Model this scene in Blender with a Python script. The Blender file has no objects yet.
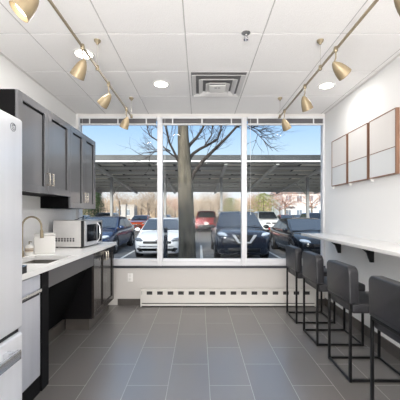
import bpy, bmesh, math, random
from mathutils import Vector, Matrix
random.seed(7)
PI = math.pi
S = bpy.context.scene
COL = S.collection

# ------------------------------------------------------------------ materials
def lin(c):
    def f(v):
        v /= 255.0
        return v / 12.92 if v <= 0.04045 else ((v + 0.055) / 1.055) ** 2.4
    return (f(c[0]), f(c[1]), f(c[2]), 1.0)

MATS = {}
def mat(name, rgb, rough=0.5, metal=0.0, var=0.0, vscale=8.0, bump=0.0, bscale=60.0, spec=0.5,
        stretch=(1, 1, 1), emit=0.0, coat=0.0):
    if name in MATS:
        return MATS[name]
    m = bpy.data.materials.new(name)
    m.use_nodes = True
    nt = m.node_tree
    b = nt.nodes['Principled BSDF']
    b.inputs['Base Color'].default_value = lin(rgb)
    b.inputs['Roughness'].default_value = rough
    b.inputs['Metallic'].default_value = metal
    b.inputs['Specular IOR Level'].default_value = spec
    b.inputs['Coat Weight'].default_value = coat
    b.inputs['Coat Roughness'].default_value = 0.08
    if emit:
        b.inputs['Emission Color'].default_value = lin(rgb)
        b.inputs['Emission Strength'].default_value = emit
    if var or bump:
        tc = nt.nodes.new('ShaderNodeTexCoord')
        mp = nt.nodes.new('ShaderNodeMapping')
        mp.inputs['Scale'].default_value = stretch
        nt.links.new(tc.outputs['Object'], mp.inputs['Vector'])
    if var:
        n = nt.nodes.new('ShaderNodeTexNoise')
        n.inputs['Scale'].default_value = vscale
        n.inputs['Detail'].default_value = 4
        nt.links.new(mp.outputs['Vector'], n.inputs['Vector'])
        r = nt.nodes.new('ShaderNodeValToRGB')
        lo = tuple(max(0, c * (1 - var)) for c in rgb)
        hi = tuple(min(255, c * (1 + var)) for c in rgb)
        r.color_ramp.elements[0].position = 0.3
        r.color_ramp.elements[1].position = 0.7
        r.color_ramp.elements[0].color = lin(lo)
        r.color_ramp.elements[1].color = lin(hi)
        nt.links.new(n.outputs['Fac'], r.inputs['Fac'])
        nt.links.new(r.outputs['Color'], b.inputs['Base Color'])
    if bump:
        n2 = nt.nodes.new('ShaderNodeTexNoise')
        n2.inputs['Scale'].default_value = bscale
        n2.inputs['Detail'].default_value = 3
        nt.links.new(mp.outputs['Vector'], n2.inputs['Vector'])
        bp = nt.nodes.new('ShaderNodeBump')
        bp.inputs['Strength'].default_value = bump
        bp.inputs['Distance'].default_value = 0.01
        nt.links.new(n2.outputs['Fac'], bp.inputs['Height'])
        nt.links.new(bp.outputs['Normal'], b.inputs['Normal'])
    MATS[name] = m
    return m

def glass_mat(name, tint=(255, 255, 255), refl=1.0):
    m = bpy.data.materials.new(name)
    m.use_nodes = True
    nt = m.node_tree
    nt.nodes.clear()
    o = nt.nodes.new('ShaderNodeOutputMaterial')
    mx = nt.nodes.new('ShaderNodeMixShader')
    t = nt.nodes.new('ShaderNodeBsdfTransparent')
    t.inputs['Color'].default_value = lin(tint)
    g = nt.nodes.new('ShaderNodeBsdfGlossy')
    g.inputs['Roughness'].default_value = 0.02
    fr = nt.nodes.new('ShaderNodeFresnel')
    fr.inputs['IOR'].default_value = 1.25
    ml = nt.nodes.new('ShaderNodeMath')
    ml.operation = 'MULTIPLY'
    ml.inputs[1].default_value = refl
    nt.links.new(fr.outputs[0], ml.inputs[0])
    nt.links.new(ml.outputs[0], mx.inputs[0])
    nt.links.new(t.outputs[0], mx.inputs[1])
    nt.links.new(g.outputs[0], mx.inputs[2])
    nt.links.new(mx.outputs[0], o.inputs[0])
    return m

def floor_mat():
    m = bpy.data.materials.new('slate_tile')
    m.use_nodes = True
    nt = m.node_tree
    b = nt.nodes['Principled BSDF']
    tc = nt.nodes.new('ShaderNodeTexCoord')
    sp = nt.nodes.new('ShaderNodeSeparateXYZ')
    cb = nt.nodes.new('ShaderNodeCombineXYZ')
    nt.links.new(tc.outputs['Object'], sp.inputs[0])
    au = nt.nodes.new('ShaderNodeMath'); au.operation = 'ADD'; au.inputs[1].default_value = 12.2 - 0.025
    av = nt.nodes.new('ShaderNodeMath'); av.operation = 'ADD'; av.inputs[1].default_value = 9.0 - 0.072
    nt.links.new(sp.outputs['Y'], au.inputs[0]); nt.links.new(sp.outputs['X'], av.inputs[0])
    nt.links.new(au.outputs[0], cb.inputs['X']); nt.links.new(av.outputs[0], cb.inputs['Y'])
    br = nt.nodes.new('ShaderNodeTexBrick')
    br.offset = 0.5; br.offset_frequency = 2
    br.inputs['Scale'].default_value = 1.0
    br.inputs['Brick Width'].default_value = 0.61
    br.inputs['Row Height'].default_value = 0.30
    br.inputs['Mortar Size'].default_value = 0.0022
    br.inputs['Mortar Smooth'].default_value = 0.2
    br.inputs['Bias'].default_value = 0.0
    br.inputs['Color1'].default_value = lin((118, 111, 106))
    br.inputs['Color2'].default_value = lin((111, 105, 100))
    br.inputs['Mortar'].default_value = lin((164, 158, 151))
    nt.links.new(cb.outputs[0], br.inputs['Vector'])
    n = nt.nodes.new('ShaderNodeTexNoise')
    n.inputs['Scale'].default_value = 3.0; n.inputs['Detail'].default_value = 6
    mp = nt.nodes.new('ShaderNodeMapping'); mp.inputs['Scale'].default_value = (3, 0.6, 1)
    nt.links.new(tc.outputs['Object'], mp.inputs[0]); nt.links.new(mp.outputs[0], n.inputs['Vector'])
    mx = nt.nodes.new('ShaderNodeMix'); mx.data_type = 'RGBA'; mx.blend_type = 'OVERLAY'
    mx.inputs['Factor'].default_value = 0.04
    nt.links.new(br.outputs['Color'], mx.inputs['A']); nt.links.new(n.outputs['Color'], mx.inputs['B'])
    hs = nt.nodes.new('ShaderNodeHueSaturation'); hs.inputs['Saturation'].default_value = 0.6
    nt.links.new(mx.outputs['Result'], hs.inputs['Color'])
    nt.links.new(hs.outputs['Color'], b.inputs['Base Color'])
    b.inputs['Roughness'].default_value = 0.27
    bp = nt.nodes.new('ShaderNodeBump'); bp.inputs['Strength'].default_value = 0.1; bp.inputs['Distance'].default_value = 0.002
    bp.invert = True
    nt.links.new(br.outputs['Fac'], bp.inputs['Height'])
    nt.links.new(bp.outputs['Normal'], b.inputs['Normal'])
    b.inputs['IOR'].default_value = 2.3
    return m

def panel_mat():
    """underside of a photovoltaic roof: module grid of slightly different greys with dark joints"""
    m = bpy.data.materials.new('solar_underside')
    m.use_nodes = True
    nt = m.node_tree
    b = nt.nodes['Principled BSDF']
    tc = nt.nodes.new('ShaderNodeTexCoord')
    br = nt.nodes.new('ShaderNodeTexBrick')
    br.offset = 0.5
    br.inputs['Scale'].default_value = 1.0
    br.inputs['Brick Width'].default_value = 1.65
    br.inputs['Row Height'].default_value = 1.0
    br.inputs['Mortar Size'].default_value = 0.09
    br.inputs['Color1'].default_value = lin((252, 247, 232))
    br.inputs['Color2'].default_value = lin((160, 157, 148))
    br.inputs['Mortar'].default_value = lin((58, 58, 58))
    nt.links.new(tc.outputs['Object'], br.inputs['Vector'])
    nt.links.new(br.outputs['Color'], b.inputs['Base Color'])
    b.inputs['Roughness'].default_value = 0.6
    return m

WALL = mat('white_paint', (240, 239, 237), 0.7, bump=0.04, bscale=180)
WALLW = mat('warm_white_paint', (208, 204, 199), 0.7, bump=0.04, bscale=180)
TILEC = mat('ceiling_tile', (251, 249, 247), 0.9, var=0.015, vscale=160, bump=0.25, bscale=140)
GRID = mat('grid_white', (225, 222, 218), 0.6)
FLOOR = floor_mat()
BASET = mat('base_tile', (80, 75, 71), 0.4, var=0.08, vscale=6)
FRAME = mat('window_aluminium', (226, 226, 228), 0.4, 0.1)
SILLD = mat('sill_dark', (52, 54, 62), 0.4)
GLASS = glass_mat('window_glass', (250, 252, 252), 0.35)
CABG = mat('cabinet_grey', (110, 110, 113), 0.22, var=0.03, vscale=4, stretch=(1, 1, .2), coat=.6)
CABD = mat('cabinet_espresso', (50, 45, 43), 0.25, var=0.04, vscale=4, stretch=(1, 1, .2), coat=.5)
CABB = mat('cabinet_black', (11, 10, 12), 0.6, spec=.15)
STEEL = mat('brushed_steel', (212, 214, 222), 0.36, 0.25, var=0.03, vscale=14, stretch=(1, 1, 0.05))
FRIDGE = mat('fridge_steel', (226, 228, 233), 0.3, 0.25, var=0.015, vscale=14, stretch=(1, 1, 0.05))
SINKM = mat('sink_steel', (158, 154, 148), 0.3, 0.8, var=0.04, vscale=10)
CHROME = mat('chrome', (225, 225, 226), 0.15, 1.0)
NICKEL = mat('nickel', (214, 206, 192), 0.22, 0.9)
DARKGAP = mat('dark_gap', (34, 35, 38), 0.6)
QUARTZ = mat('white_quartz', (250, 249, 247), 0.25, var=0.012, vscale=5)
BARTOP = mat('bar_white', (233, 231, 228), 0.3, var=0.01, vscale=5)
GOLD = mat('satin_brass', (158, 145, 120), 0.32, 0.5)
GOLDSHADE = mat('brushed_brass', (150, 134, 106), 0.42, 0.3, var=0.06, vscale=20, stretch=(1, 1, .2))
GOLDIN = mat('pale_brass_inner', (236, 226, 206), 0.4, 0.2)
WHITEPL = mat('white_plastic', (240, 238, 234), 0.35)
LEATHER = mat('charcoal_leather', (39, 39, 43), 0.40, var=0.08, vscale=18, bump=0.12, bscale=160)
BLACKM = mat('black_metal', (20, 20, 22), 0.35, 0.4)
WOOD = mat('walnut_frame', (138, 104, 84), 0.45, var=0.14, vscale=12, stretch=(1, 1, .15))
BOARD = mat('board_white', (226, 222, 218), 0.5)
BOARD2 = mat('board_cool', (220, 222, 222), 0.35)
HEATER = mat('heater_enamel', (220, 216, 210), 0.4)
BLIND = mat('blind_grey', (112, 110, 112), 0.5)
BLINDW = mat('blind_rail', (226, 226, 226), 0.4)
LAMP = mat('lamp_diffuser', (255, 250, 240), 0.5, emit=9.0)
BULB = mat('spot_bulb', (255, 246, 230), 0.5, emit=7.0)
BLACKGL = mat('black_glass', (22, 22, 24), 0.08)
ASPH = mat('asphalt', (120, 118, 117), 0.85, var=0.12, vscale=3, bump=0.2, bscale=90)
LINEP = mat('road_paint', (226, 224, 220), 0.7)
BARK = mat('bark', (84, 78, 67), 0.9, var=0.32, vscale=11, bump=0.8, bscale=22, stretch=(1, 1, .25))
TWIGF = mat('dark_twig', (52, 45, 43), 0.9)
CANST = mat('canopy_steel', (196, 196, 192), 0.5, 0.1)
CANW = mat('canopy_gutter', (226, 224, 220), 0.5)
CANF = mat('canopy_fascia', (54, 56, 56), 0.55, var=0.25, vscale=0.7)
SOLAR = panel_mat()
TYRE = mat('tyre', (34, 34, 36), 0.8)
RIM = mat('alloy', (176, 178, 182), 0.3, 0.8)
CGLASS = mat('car_glass', (84, 92, 102), 0.06, 0.5)
CDARK = mat('car_trim', (28, 29, 32), 0.4)
CLAMP = mat('headlamp', (226, 230, 234), 0.12, 0.3)
CRED = mat('tail_lamp', (176, 30, 30), 0.25)
PLATE = mat('plate', (232, 232, 228), 0.5)

# ------------------------------------------------------------------ mesh helpers
def NB():
    return bmesh.new()

def merge(dst, src, mtx=None):
    me = bpy.data.meshes.new('tmp')
    if mtx is not None:
        bmesh.ops.transform(src, matrix=mtx, verts=src.verts)
    src.to_mesh(me); src.free()
    dst.from_mesh(me)
    bpy.data.meshes.remove(me)

def box(bm, x0, x1, y0, y1, z0, z1, bev=0.0, seg=2, mtx=None):
    t = NB()
    vs = [t.verts.new((x, y, z)) for x in (x0, x1) for y in (y0, y1) for z in (z0, z1)]
    for f in ((0, 1, 3, 2), (4, 6, 7, 5), (0, 4, 5, 1), (2, 3, 7, 6), (0, 2, 6, 4), (1, 5, 7, 3)):
        t.faces.new([vs[i] for i in f])
    bmesh.ops.recalc_face_normals(t, faces=t.faces)
    if bev:
        bmesh.ops.bevel(t, geom=list(t.edges), offset=bev, segments=seg, affect='EDGES', profile=0.5)
    merge(bm, t, mtx)
    return bm

def frame_for(d):
    d = d.normalized()
    up = Vector((0, 0, 1)) if abs(d.z) < 0.95 else Vector((1, 0, 0))
    a = d.cross(up).normalized()
    return a, d.cross(a).normalized()

def tube(bm, pts, r, seg=8, caps=True):
    pts = [Vector(p) for p in pts]
    n = len(pts)
    if not hasattr(r, '__len__'):
        r = [r] * n
    rings, a = [], None
    for i, p in enumerate(pts):
        d = pts[min(i + 1, n - 1)] - pts[max(i - 1, 0)]
        if d.length < 1e-9:
            d = Vector((0, 0, 1))
        d.normalize()
        if a is None:
            a, _ = frame_for(d)
        else:
            a = a - d * a.dot(d)
            a = a.normalized() if a.length > 1e-6 else frame_for(d)[0]
        c = d.cross(a)
        rings.append([bm.verts.new(p + (a * math.cos(2 * PI * k / seg) + c * math.sin(2 * PI * k / seg)) * r[i]) for k in range(seg)])
    for i in range(n - 1):
        for k in range(seg):
            bm.faces.new((rings[i][k], rings[i][(k + 1) % seg], rings[i + 1][(k + 1) % seg], rings[i + 1][k]))
    if caps:
        bm.faces.new(list(reversed(rings[0])))
        bm.faces.new(rings[-1])
    return bm

def lathe(bm, prof, seg=24, mtx=None, close=False):
    """prof: (r, z) pairs turned about z"""
    t = NB()
    rings = []
    for r, z in prof:
        if r < 1e-6:
            rings.append([t.verts.new((0, 0, z))])
        else:
            rings.append([t.verts.new((r * math.cos(2 * PI * k / seg), r * math.sin(2 * PI * k / seg), z)) for k in range(seg)])
    m = len(rings)
    for i in range(m if close else m - 1):
        A, B = rings[i], rings[(i + 1) % m]
        for k in range(seg):
            k2 = (k + 1) % seg
            if len(A) == 1 and len(B) == 1:
                continue
            if len(A) == 1:
                t.faces.new((A[0], B[k], B[k2]))
            elif len(B) == 1:
                t.faces.new((A[k], B[0], A[k2]))
            else:
                t.faces.new((A[k], B[k], B[k2], A[k2]))
    bmesh.ops.recalc_face_normals(t, faces=t.faces)
    merge(bm, t, mtx)
    return bm

def prism(bm, poly, vec, bev=0.0, mtx=None):
    t = NB()
    a = [t.verts.new(p) for p in poly]
    b = [t.verts.new(Vector(p) + Vector(vec)) for p in poly]
    n = len(poly)
    t.faces.new(a); t.faces.new(list(reversed(b)))
    for i in range(n):
        t.faces.new((a[i], b[i], b[(i + 1) % n], a[(i + 1) % n]))
    bmesh.ops.recalc_face_normals(t, faces=t.faces)
    if bev:
        bmesh.ops.bevel(t, geom=list(t.edges), offset=bev, segments=2, affect='EDGES', profile=0.5)
    merge(bm, t, mtx)
    return bm

def ellipsoid(bm, c, r, seg=14, rings=8, mtx=None):
    t = NB()
    bmesh.ops.create_uvsphere(t, u_segments=seg, v_segments=rings, radius=1.0)
    bmesh.ops.transform(t, matrix=Matrix.Translation(c) @ Matrix.Diagonal((r[0], r[1], r[2], 1)), verts=t.verts)
    merge(bm, t, mtx)
    return bm

def rotz_about(cx, cy, a):
    return Matrix.Translation((cx, cy, 0)) @ Matrix.Rotation(a, 4, 'Z') @ Matrix.Translation((-cx, -cy, 0))

def root_loc(o):
    while o.parent is not None:
        o = o.parent
    return Vector(o.location)

def obj(name, bm, m, parent=None, local=False, smooth=True, ang=35):
    """one mesh object. A child is given in its thing's own axes (local) or in room axes (shifted to its thing)."""
    if parent is not None and not local:
        off = root_loc(parent)
        bmesh.ops.translate(bm, verts=bm.verts, vec=-off)
    loc = Vector((0, 0, 0))
    if parent is None and not local:
        xs = [v.co.x for v in bm.verts]; ys = [v.co.y for v in bm.verts]; zs = [v.co.z for v in bm.verts]
        loc = Vector(((min(xs) + max(xs)) / 2, (min(ys) + max(ys)) / 2, min(zs)))
        bmesh.ops.translate(bm, verts=bm.verts, vec=-loc)
    me = bpy.data.meshes.new(name)
    bm.to_mesh(me); bm.free()
    if smooth:
        for p in me.polygons:
            p.use_smooth = True
        me.set_sharp_from_angle(angle=math.radians(ang))
    me.materials.append(m)
    o = bpy.data.objects.new(name, me)
    COL.objects.link(o)
    o.location = loc
    o.parent = parent
    return o

def tag(o, label, cat, group=None):
    o['label'] = label; o['category'] = cat
    if group:
        o['group'] = group
    return o

def thing(name, label, cat, loc=(0, 0, 0), rz=0.0, group=None):
    o = bpy.data.objects.new(name, None)
    o.empty_display_size = 0.1
    COL.objects.link(o)
    o.location = loc; o.rotation_euler = (0, 0, rz)
    return tag(o, label, cat, group)

def struct(name, bm, m, parent=None, smooth=False):
    o = obj(name, bm, m, parent, local=(parent is None), smooth=smooth)
    if parent is None:
        o['kind'] = 'structure'
    return o

def dup(root, loc, rz=None, label=None, group=None, scale=None):
    r = root.copy(); COL.objects.link(r); r.location = loc
    if rz is not None:
        r.rotation_euler = (0, 0, rz)
    if scale:
        r.scale = scale
    if label:
        r['label'] = label
    if group:
        r['group'] = group
    for ch in list(root.children):
        c = ch.copy(); COL.objects.link(c); c.parent = r
        for g in ch.children:
            d = g.copy(); COL.objects.link(d); d.parent = c
    return r

# ------------------------------------------------------------------ room shell
XL, XR, YW, YB, ZC = -1.68, 1.706, 4.05, -3.2, 2.595
b = NB(); box(b, XL - .12, XR + .12, YB - .12, YW + .15, -.1, 0); struct('floor', b, FLOOR)
b = NB(); box(b, XL - .12, XL, YB - .12, YW + .15, 0, ZC + .1); struct('wall_left', b, WALL)
b = NB(); box(b, XR, XR + .12, YB - .12, YW + .15, 0, ZC + .1); struct('wall_right', b, WALL)
b = NB(); box(b, XL, XR, YB - .12, YB, 0, ZC + .1); struct('wall_back', b, WALL)
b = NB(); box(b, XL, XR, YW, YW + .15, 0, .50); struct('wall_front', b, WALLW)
b = NB(); box(b, XL, -1.650, YW, YW + .15, .50, ZC + .1); struct('trim_1', b, WALL)
b = NB(); box(b, -1.650, XR, YW, YW + .15, 2.552, ZC + .1); struct('trim_2', b, GRID)
# window stool with a dark metal nosing
b = NB(); box(b, -1.66, XR, YW - .012, YW + .15, .502, .53); struct('trim_3', b, SILLD)
# baseboards of the same dark tile as the floor
b = NB(); box(b, -1.11, XR, YW - .012, YW, 0, .085); struct('baseboard_front', b, BASET)
b = NB(); box(b, XR - .012, XR, YB, YW - .012, 0, .1); struct('baseboard_right', b, BASET)
b = NB(); box(b, XL, XL + .012, YB, .5, 0, .1); struct('baseboard_left', b, BASET)

# suspended ceiling: tiles with small gaps, grid bars above the gaps
gx = [XL] + [-.107 + .585 * k for k in range(-2, 4)] + [XR]
gy = [YB] + [2.233 + .595 * k for k in range(-9, 4)] + [YW]
b = NB()
for i in range(len(gx) - 1):
    for j in range(len(gy) - 1):
        if gx[i + 1] - gx[i] < .03 or gy[j + 1] - gy[j] < .03:
            continue
        g = .003
        box(b, gx[i] + g, gx[i + 1] - g, gy[j] + g, gy[j + 1] - g, ZC, ZC + .02, .003, 1)
box(b, XL - .1, XR + .1, YB - .1, YW + .15, ZC + .1, ZC + .12)
struct('ceiling', b, TILEC)
b = NB()
box(b, XL, XR, YB, YW, ZC + .002, ZC + .006)
struct('trim_4', b, mat('grid_grey', (196, 193, 190), .6))
b = NB()
box(b, XR - .02, XR, YB, YW - .001, ZC - .004, ZC, 0)
box(b, XL, XL + .02, YB, YW - .001, ZC - .004, ZC, 0)
struct('trim_5', b, GRID)

# windows: three lights in one aluminium frame
WZ0, WZ1 = .531, 2.552
edges = [(-1.650, -.54), (-.54, .609), (.609, XR - .0005)]
for i, (x0, x1) in enumerate(edges):
    b = NB()
    wl = .018 if i == 0 else .036
    wr = .028 if i == 2 else .036
    box(b, x0, x0 + wl, YW, YW + .08, WZ0, WZ1, .004, 1)
    box(b, x1 - wr, x1, YW, YW + .08, WZ0, WZ1, .004, 1)
    box(b, x0 + wl, x1 - wr, YW + .005, YW + .08, WZ0, .585, .004, 1)
    box(b, x0 + wl, x1 - wr, YW + .03, YW + .07, .585, .625, .004, 1)
    box(b, x0 + wl, x1 - wr, YW + .005, YW + .08, WZ1 - .03, WZ1, .004, 1)
    w = struct('window_%d' % (i + 1), b, FRAME)
    b = NB(); box(b, x0 + wl, x1 - wr, YW + .048, YW + .054, .62, WZ1 - .03)
    obj('glass_pane', b, GLASS, w, smooth=False)

# raised blinds
wn = ['left', 'middle', 'right']
bl_lab = ['raised grey window blind over the left window, beside the upper cabinets',
          'raised grey window blind over the middle window in front of the tree',
          'raised grey window blind over the right window, beside the framed boards']
for i, (x0, x1) in enumerate(edges):
    x0 += .04; x1 -= .042
    t = thing('window_blind', bl_lab[i], 'window blind', ((x0 + x1) / 2, YW - .02, 2.437), group='raised window blinds')
    b = NB(); box(b, x0, x1, YW - .04, YW + .0, 2.521, 2.549, .003, 1); obj('headrail', b, BLINDW, t)
    b = NB()
    for k in range(9):
        z = 2.4585 + k * .0068
        box(b, x0 + .005, x1 - .005, YW - .045, YW - .003, z, z + .0045)
    obj('slat_stack', b, BLIND, t, smooth=False)
    b = NB(); box(b, x0, x1, YW - .045, YW - .003, 2.437, 2.455, .003, 1); obj('bottom_rail', b, BLINDW, t)
    for fx in (.13, .5, .87):
        xx = x0 + (x1 - x0) * fx
        b = NB(); box(b, xx - .008, xx + .008, YW - .047, YW - .0455, 2.44, 2.525); obj('ladder_tape', b, BLINDW, t, smooth=False)
    b = NB(); tube(b, [(x0 + .035, YW - .045, 2.53), (x0 + .035, YW - .047, 1.9), (x0 + .037, YW - .047, 1.25)], .0022, 5)
    ellipsoid(b, (x0 + .037, YW - .047, 1.24), (.006, .006, .018), 8, 6)
    obj('pull_cord', b, BLINDW, t)

# ------------------------------------------------------------------ ceiling fittings
dl = [(-.977, 2.52, 'round lit recessed ceiling light above the left spotlight rail'),
      (-.401, 3.107, 'round lit recessed ceiling light beside the square air vent'),
      (1.34, 3.144, 'round lit recessed ceiling light between right spotlight rail and right wall'),
      (-.98, .7, 'added unseen recessed ceiling light above the fridge end of the room'),  # from here on: unseen lamps added to brighten the room
      (.2, .2, 'added unseen recessed ceiling light in the middle of the room behind the viewer'),
      (1.34, .7, 'added unseen recessed ceiling light near the right wall behind the viewer'),
      (-.98, -1.6, 'added unseen recessed ceiling light at the back left of the room'),
      (.2, -1.9, 'added unseen recessed ceiling light at the back middle of the room'),
      (1.34, -1.6, 'added unseen recessed ceiling light at the back right of the room')]
for x, y, lab in dl:
    t = thing('ceiling_light', lab, 'ceiling light', (x, y, ZC), group='recessed ceiling lights')
    b = NB(); lathe(b, [(.068, -.001), (.072, -.007), (.084, -.006), (.088, -.0005)], 32); obj('trim_ring', b, WHITEPL, t, local=True)
    b = NB(); lathe(b, [(0, -.004), (.066, -.004), (.066, -.001), (0, -.001)], 32); obj('diffuser', b, LAMP, t, local=True)
    L = bpy.data.lights.new('downlight', 'AREA'); L.shape = 'DISK'; L.size = .13
    L.energy = 3.2; L.color = (1, .98, .965); L.spread = PI
    lo = bpy.data.objects.new('downlight', L); COL.objects.link(lo); lo.location = (x, y, ZC - .012)

# square louvred air diffuser
vx0, vx1, vy0, vy1 = -.085, .456, 2.84, 3.41
cx, cy = (vx0 + vx1) / 2, (vy0 + vy1) / 2
t = thing('air_vent', 'square white louvred ceiling air vent with nested rings in front of the windows', 'air vent', (cx, cy, ZC))
def ring(h0, h1, z0, z1):
    """square ring from half size h0 at z0 to h1 at z1"""
    bb = NB()
    hs = (h1 - h0); th = .004
    loops = []
    for (hh, z) in ((h0, z0), (h1, z1), (h1, z1 + th), (h0, z0 + th)):
        loops.append([bb.verts.new((sx * hh, sy * hh * 1.02, z)) for sx, sy in ((-1, -1), (1, -1), (1, 1), (-1, 1))])
    for i in range(4):
        A, B = loops[i], loops[(i + 1) % 4]
        for k in range(4):
            bb.faces.new((A[k], A[(k + 1) % 4], B[(k + 1) % 4], B[k]))
    bmesh.ops.recalc_face_normals(bb, faces=bb.faces)
    return bb
b = NB(); box(b, -.268, .268, -.28, .28, -.004, -.001); obj('back_plate', b, mat('vent_dark', (120, 118, 119), .7), t, local=True, smooth=False)
for h0, h1, z0, z1 in ((.222, .262, -.006, -.026), (.150, .192, -.010, -.038), (.078, .122, -.014, -.048)):
    obj('louver_ring', ring(h0, h1, z0, z1), mat('vent_white', (226, 224, 222), .5), t, local=True, smooth=False)
b = NB(); box(b, -.085, .085, -.087, .087, -.050, -.040, .002, 1); obj('centre_plate', b, WHITEPL, t, local=True, smooth=False)
b = NB(); box(b, -.03, -.004, -.045, -.03, -.0508, -.0501); box(b, .004, .03, -.045, -.03, -.0508, -.0501)
obj('maker_mark', b, mat('grey_print', (150, 148, 148), .6), t, local=True, smooth=False)

t = thing('fire_sprinkler', 'small steel fire sprinkler head hanging from the ceiling', 'sprinkler', (.347, 2.227, ZC))
b = NB(); lathe(b, [(0, -.004), (.03, -.004), (.034, 0), (0, 0)], 20); obj('escutcheon', b, mat('grey_metal', (150, 150, 150), .35, .8), t, local=True)
b = NB(); tube(b, [(0, 0, -.003), (0, 0, -.02)], .009, 10)
tube(b, [(-.009, 0, -.018), (-.014, 0, -.034), (0, 0, -.05)], .003, 6); tube(b, [(.009, 0, -.018), (.014, 0, -.034), (0, 0, -.05)], .003, 6)
obj('frame_arms', b, CHROME, t, local=True)
b = NB(); lathe(b, [(0, -.054), (.016, -.053), (.018, -.050), (0, -.050)], 16); obj('deflector', b, CHROME, t, local=True)

# spotlight rails on rods
ZT = 2.378
def rail(X, label, y_end):
    t = thing('spotlight_rail', label, 'track light rail', (X, .3, ZT), group='spotlight rails')
    b = NB(); box(b, X - .006, X + .006, -.2, y_end, ZT - .009, ZT + .009, .003, 2); obj('rail_bar', b, GOLD, t)
    b = NB(); ellipsoid(b, (X, y_end + .004, ZT), (.011, .012, .014), 10, 8); obj('end_cap', b, GOLD, t)
    for y in (0.0, 1.16, 2.32, 3.48):
        b = NB(); lathe(b, [(.0, -.034), (.008, -.034), (.010, -.026), (.024, -.012), (.026, 0), (0, 0)], 18, Matrix.Translation((X, y, ZC))); obj('ceiling_cup', b, GOLD, t)
        b = NB(); tube(b, [(X, y, ZC - .03), (X, y, ZT + .012)], .0018, 6); obj('hanger_rod', b, mat('rod', (200, 194, 184), .3, .6), t)
        b = NB(); lathe(b, [(0, .022), (.011, .020), (.014, .004), (.014, -.010), (.009, -.018), (0, -.018)], 14, Matrix.Translation((X, y, ZT))); obj('clamp', b, GOLD, t)
rail(-.795, 'thin brass spotlight rail hanging over the kitchen counter side', 3.50)
rail(.94, 'thin brass spotlight rail hanging along the bar stool side', 3.52)

def spot(X, Y, d, label, group, ln=.116, rm=.050):
    """brass bell spot: clamp on the rail, stem, bell pointing along d; origin at its clamp"""
    t = thing('track_spotlight', label, 'spotlight', (X, Y, ZT - .1), group=group)
    o = Vector((0, 0, .1))
    b = NB(); lathe(b, [(0, .020), (.011, .018), (.015, .004), (.015, -.008), (.010, -.020), (0, -.020)], 14, Matrix.Translation(o)); obj('clamp', b, GOLD, t, local=True)
    d = Vector(d).normalized()
    ap = o + Vector((.012 if X < 0 else -.012, 0, -.095))
    b = NB(); tube(b, [o + Vector((0, 0, -.015)), o + Vector((0, 0, -.06)), ap], .0055, 8)
    obj('stem', b, GOLD, t, local=True)
    b = NB(); ellipsoid(b, ap, (.012, .012, .012), 12, 8); obj('swivel', b, GOLD, t, local=True)
    M = Matrix.Translation(ap) @ d.to_track_quat('Z', 'Y').to_matrix().to_4x4()
    outer = [(.010, -.006), (.016, .0), (.027, .018), (.036, .042), (.043, .07), (.047, .095), (rm, ln)]
    inner = [(r - .0022, z) for r, z in reversed(outer)]
    b = NB(); lathe(b, outer + inner, 28, M, close=True); sh = obj('bell_shade', b, GOLDSHADE, t, local=True)
    b = NB(); lathe(b, [(0, ln - .028), (.034, ln - .028), (.034, ln - .02), (0, ln - .018)], 20, M); obj('bulb', b, BULB, sh, local=True)
    L = bpy.data.lights.new('spot', 'SPOT'); L.energy = .6; L.spot_size = 1.3; L.spot_blend = .8; L.color = (1, .9, .76); L.shadow_soft_size = .03
    lo = bpy.data.objects.new('spot_lamp', L); COL.objects.link(lo)
    lo.location = Vector(t.location) + ap + d * (ln - .008)
    lo.rotation_euler = d.to_track_quat('-Z', 'Y').to_euler()

gl = 'brass spotlights on the rail over the counter'
gr = 'brass spotlights on the rail over the stools'
spot(-.795, 1.43, (-.061, -.03, -.085), 'brass bell spotlight with glowing mouth, on the counter-side rail, farthest from the window', gl)
spot(-.795, 2.025, (-.066, .04, -.088), 'brass bell spotlight on the counter-side rail, just below the lit recessed ceiling light', gl)
spot(-.795, 2.606, (-.080, .035, -.074), 'brass bell spotlight on the counter-side rail, second from the window', gl)
spot(-.795, 3.232, (-.044, .035, -.087), 'brass bell spotlight at the window end of the counter-side rail', gl)
spot(.94, 1.40, (.093, .03, -.062), 'brass bell spotlight on the stool-side rail, farthest from the window', gr)
spot(.94, 2.056, (.093, .03, -.069), 'brass bell spotlight on the stool-side rail tilted most steeply towards the right wall', gr)
spot(.94, 2.657, (.053, .04, -.098), 'brass bell spotlight on the stool-side rail, second from the window', gr)
spot(.94, 3.296, (.055, .045, -.089), 'brass bell spotlight at the window end of the stool-side rail', gr)

# ------------------------------------------------------------------ under the window
HX0, HX1, HY0, HY1 = -.786, 1.55, 3.962, 4.036
t = thing('baseboard_heater', 'long white slotted baseboard heater under the windows', 'heater', ((HX0 + HX1) / 2, 4.0, 0))
b = NB()
box(b, HX0 + .012, HX1 - .012, HY0 + .02, HY1, .03, .225)
obj('back_panel', b, mat('heater_dark', (58, 56, 56), .7), t, smooth=False)
b = NB()
box(b, HX0 + .012, HX1 - .012, HY0, HY0 + .008, .052, .162, .003, 1)
box(b, HX0 + .012, HX1 - .012, HY0 + .004, HY0 + .012, .012, .040, .003, 1)
obj('front_cover', b, HEATER, t)
b = NB()
box(b, HX0 + .012, HX1 - .012, HY0 - .002, HY1, .207, .237, .004, 1)
n = 17
for k in range(n):
    xx = HX0 + .05 + k * (HX1 - HX0 - .1) / (n - 1)
    box(b, xx - .032, xx + .032, HY0 + .002, HY0 + .008, .158, .210)
obj('top_grille', b, HEATER, t, smooth=False)
for x0, x1 in ((HX0, HX0 + .012), (HX1 - .012, HX1)):
    b = NB(); box(b, x0, x1, HY0 - .004, HY1, 0.0, .239, .003, 1); obj('end_cap', b, HEATER, t)

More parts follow.
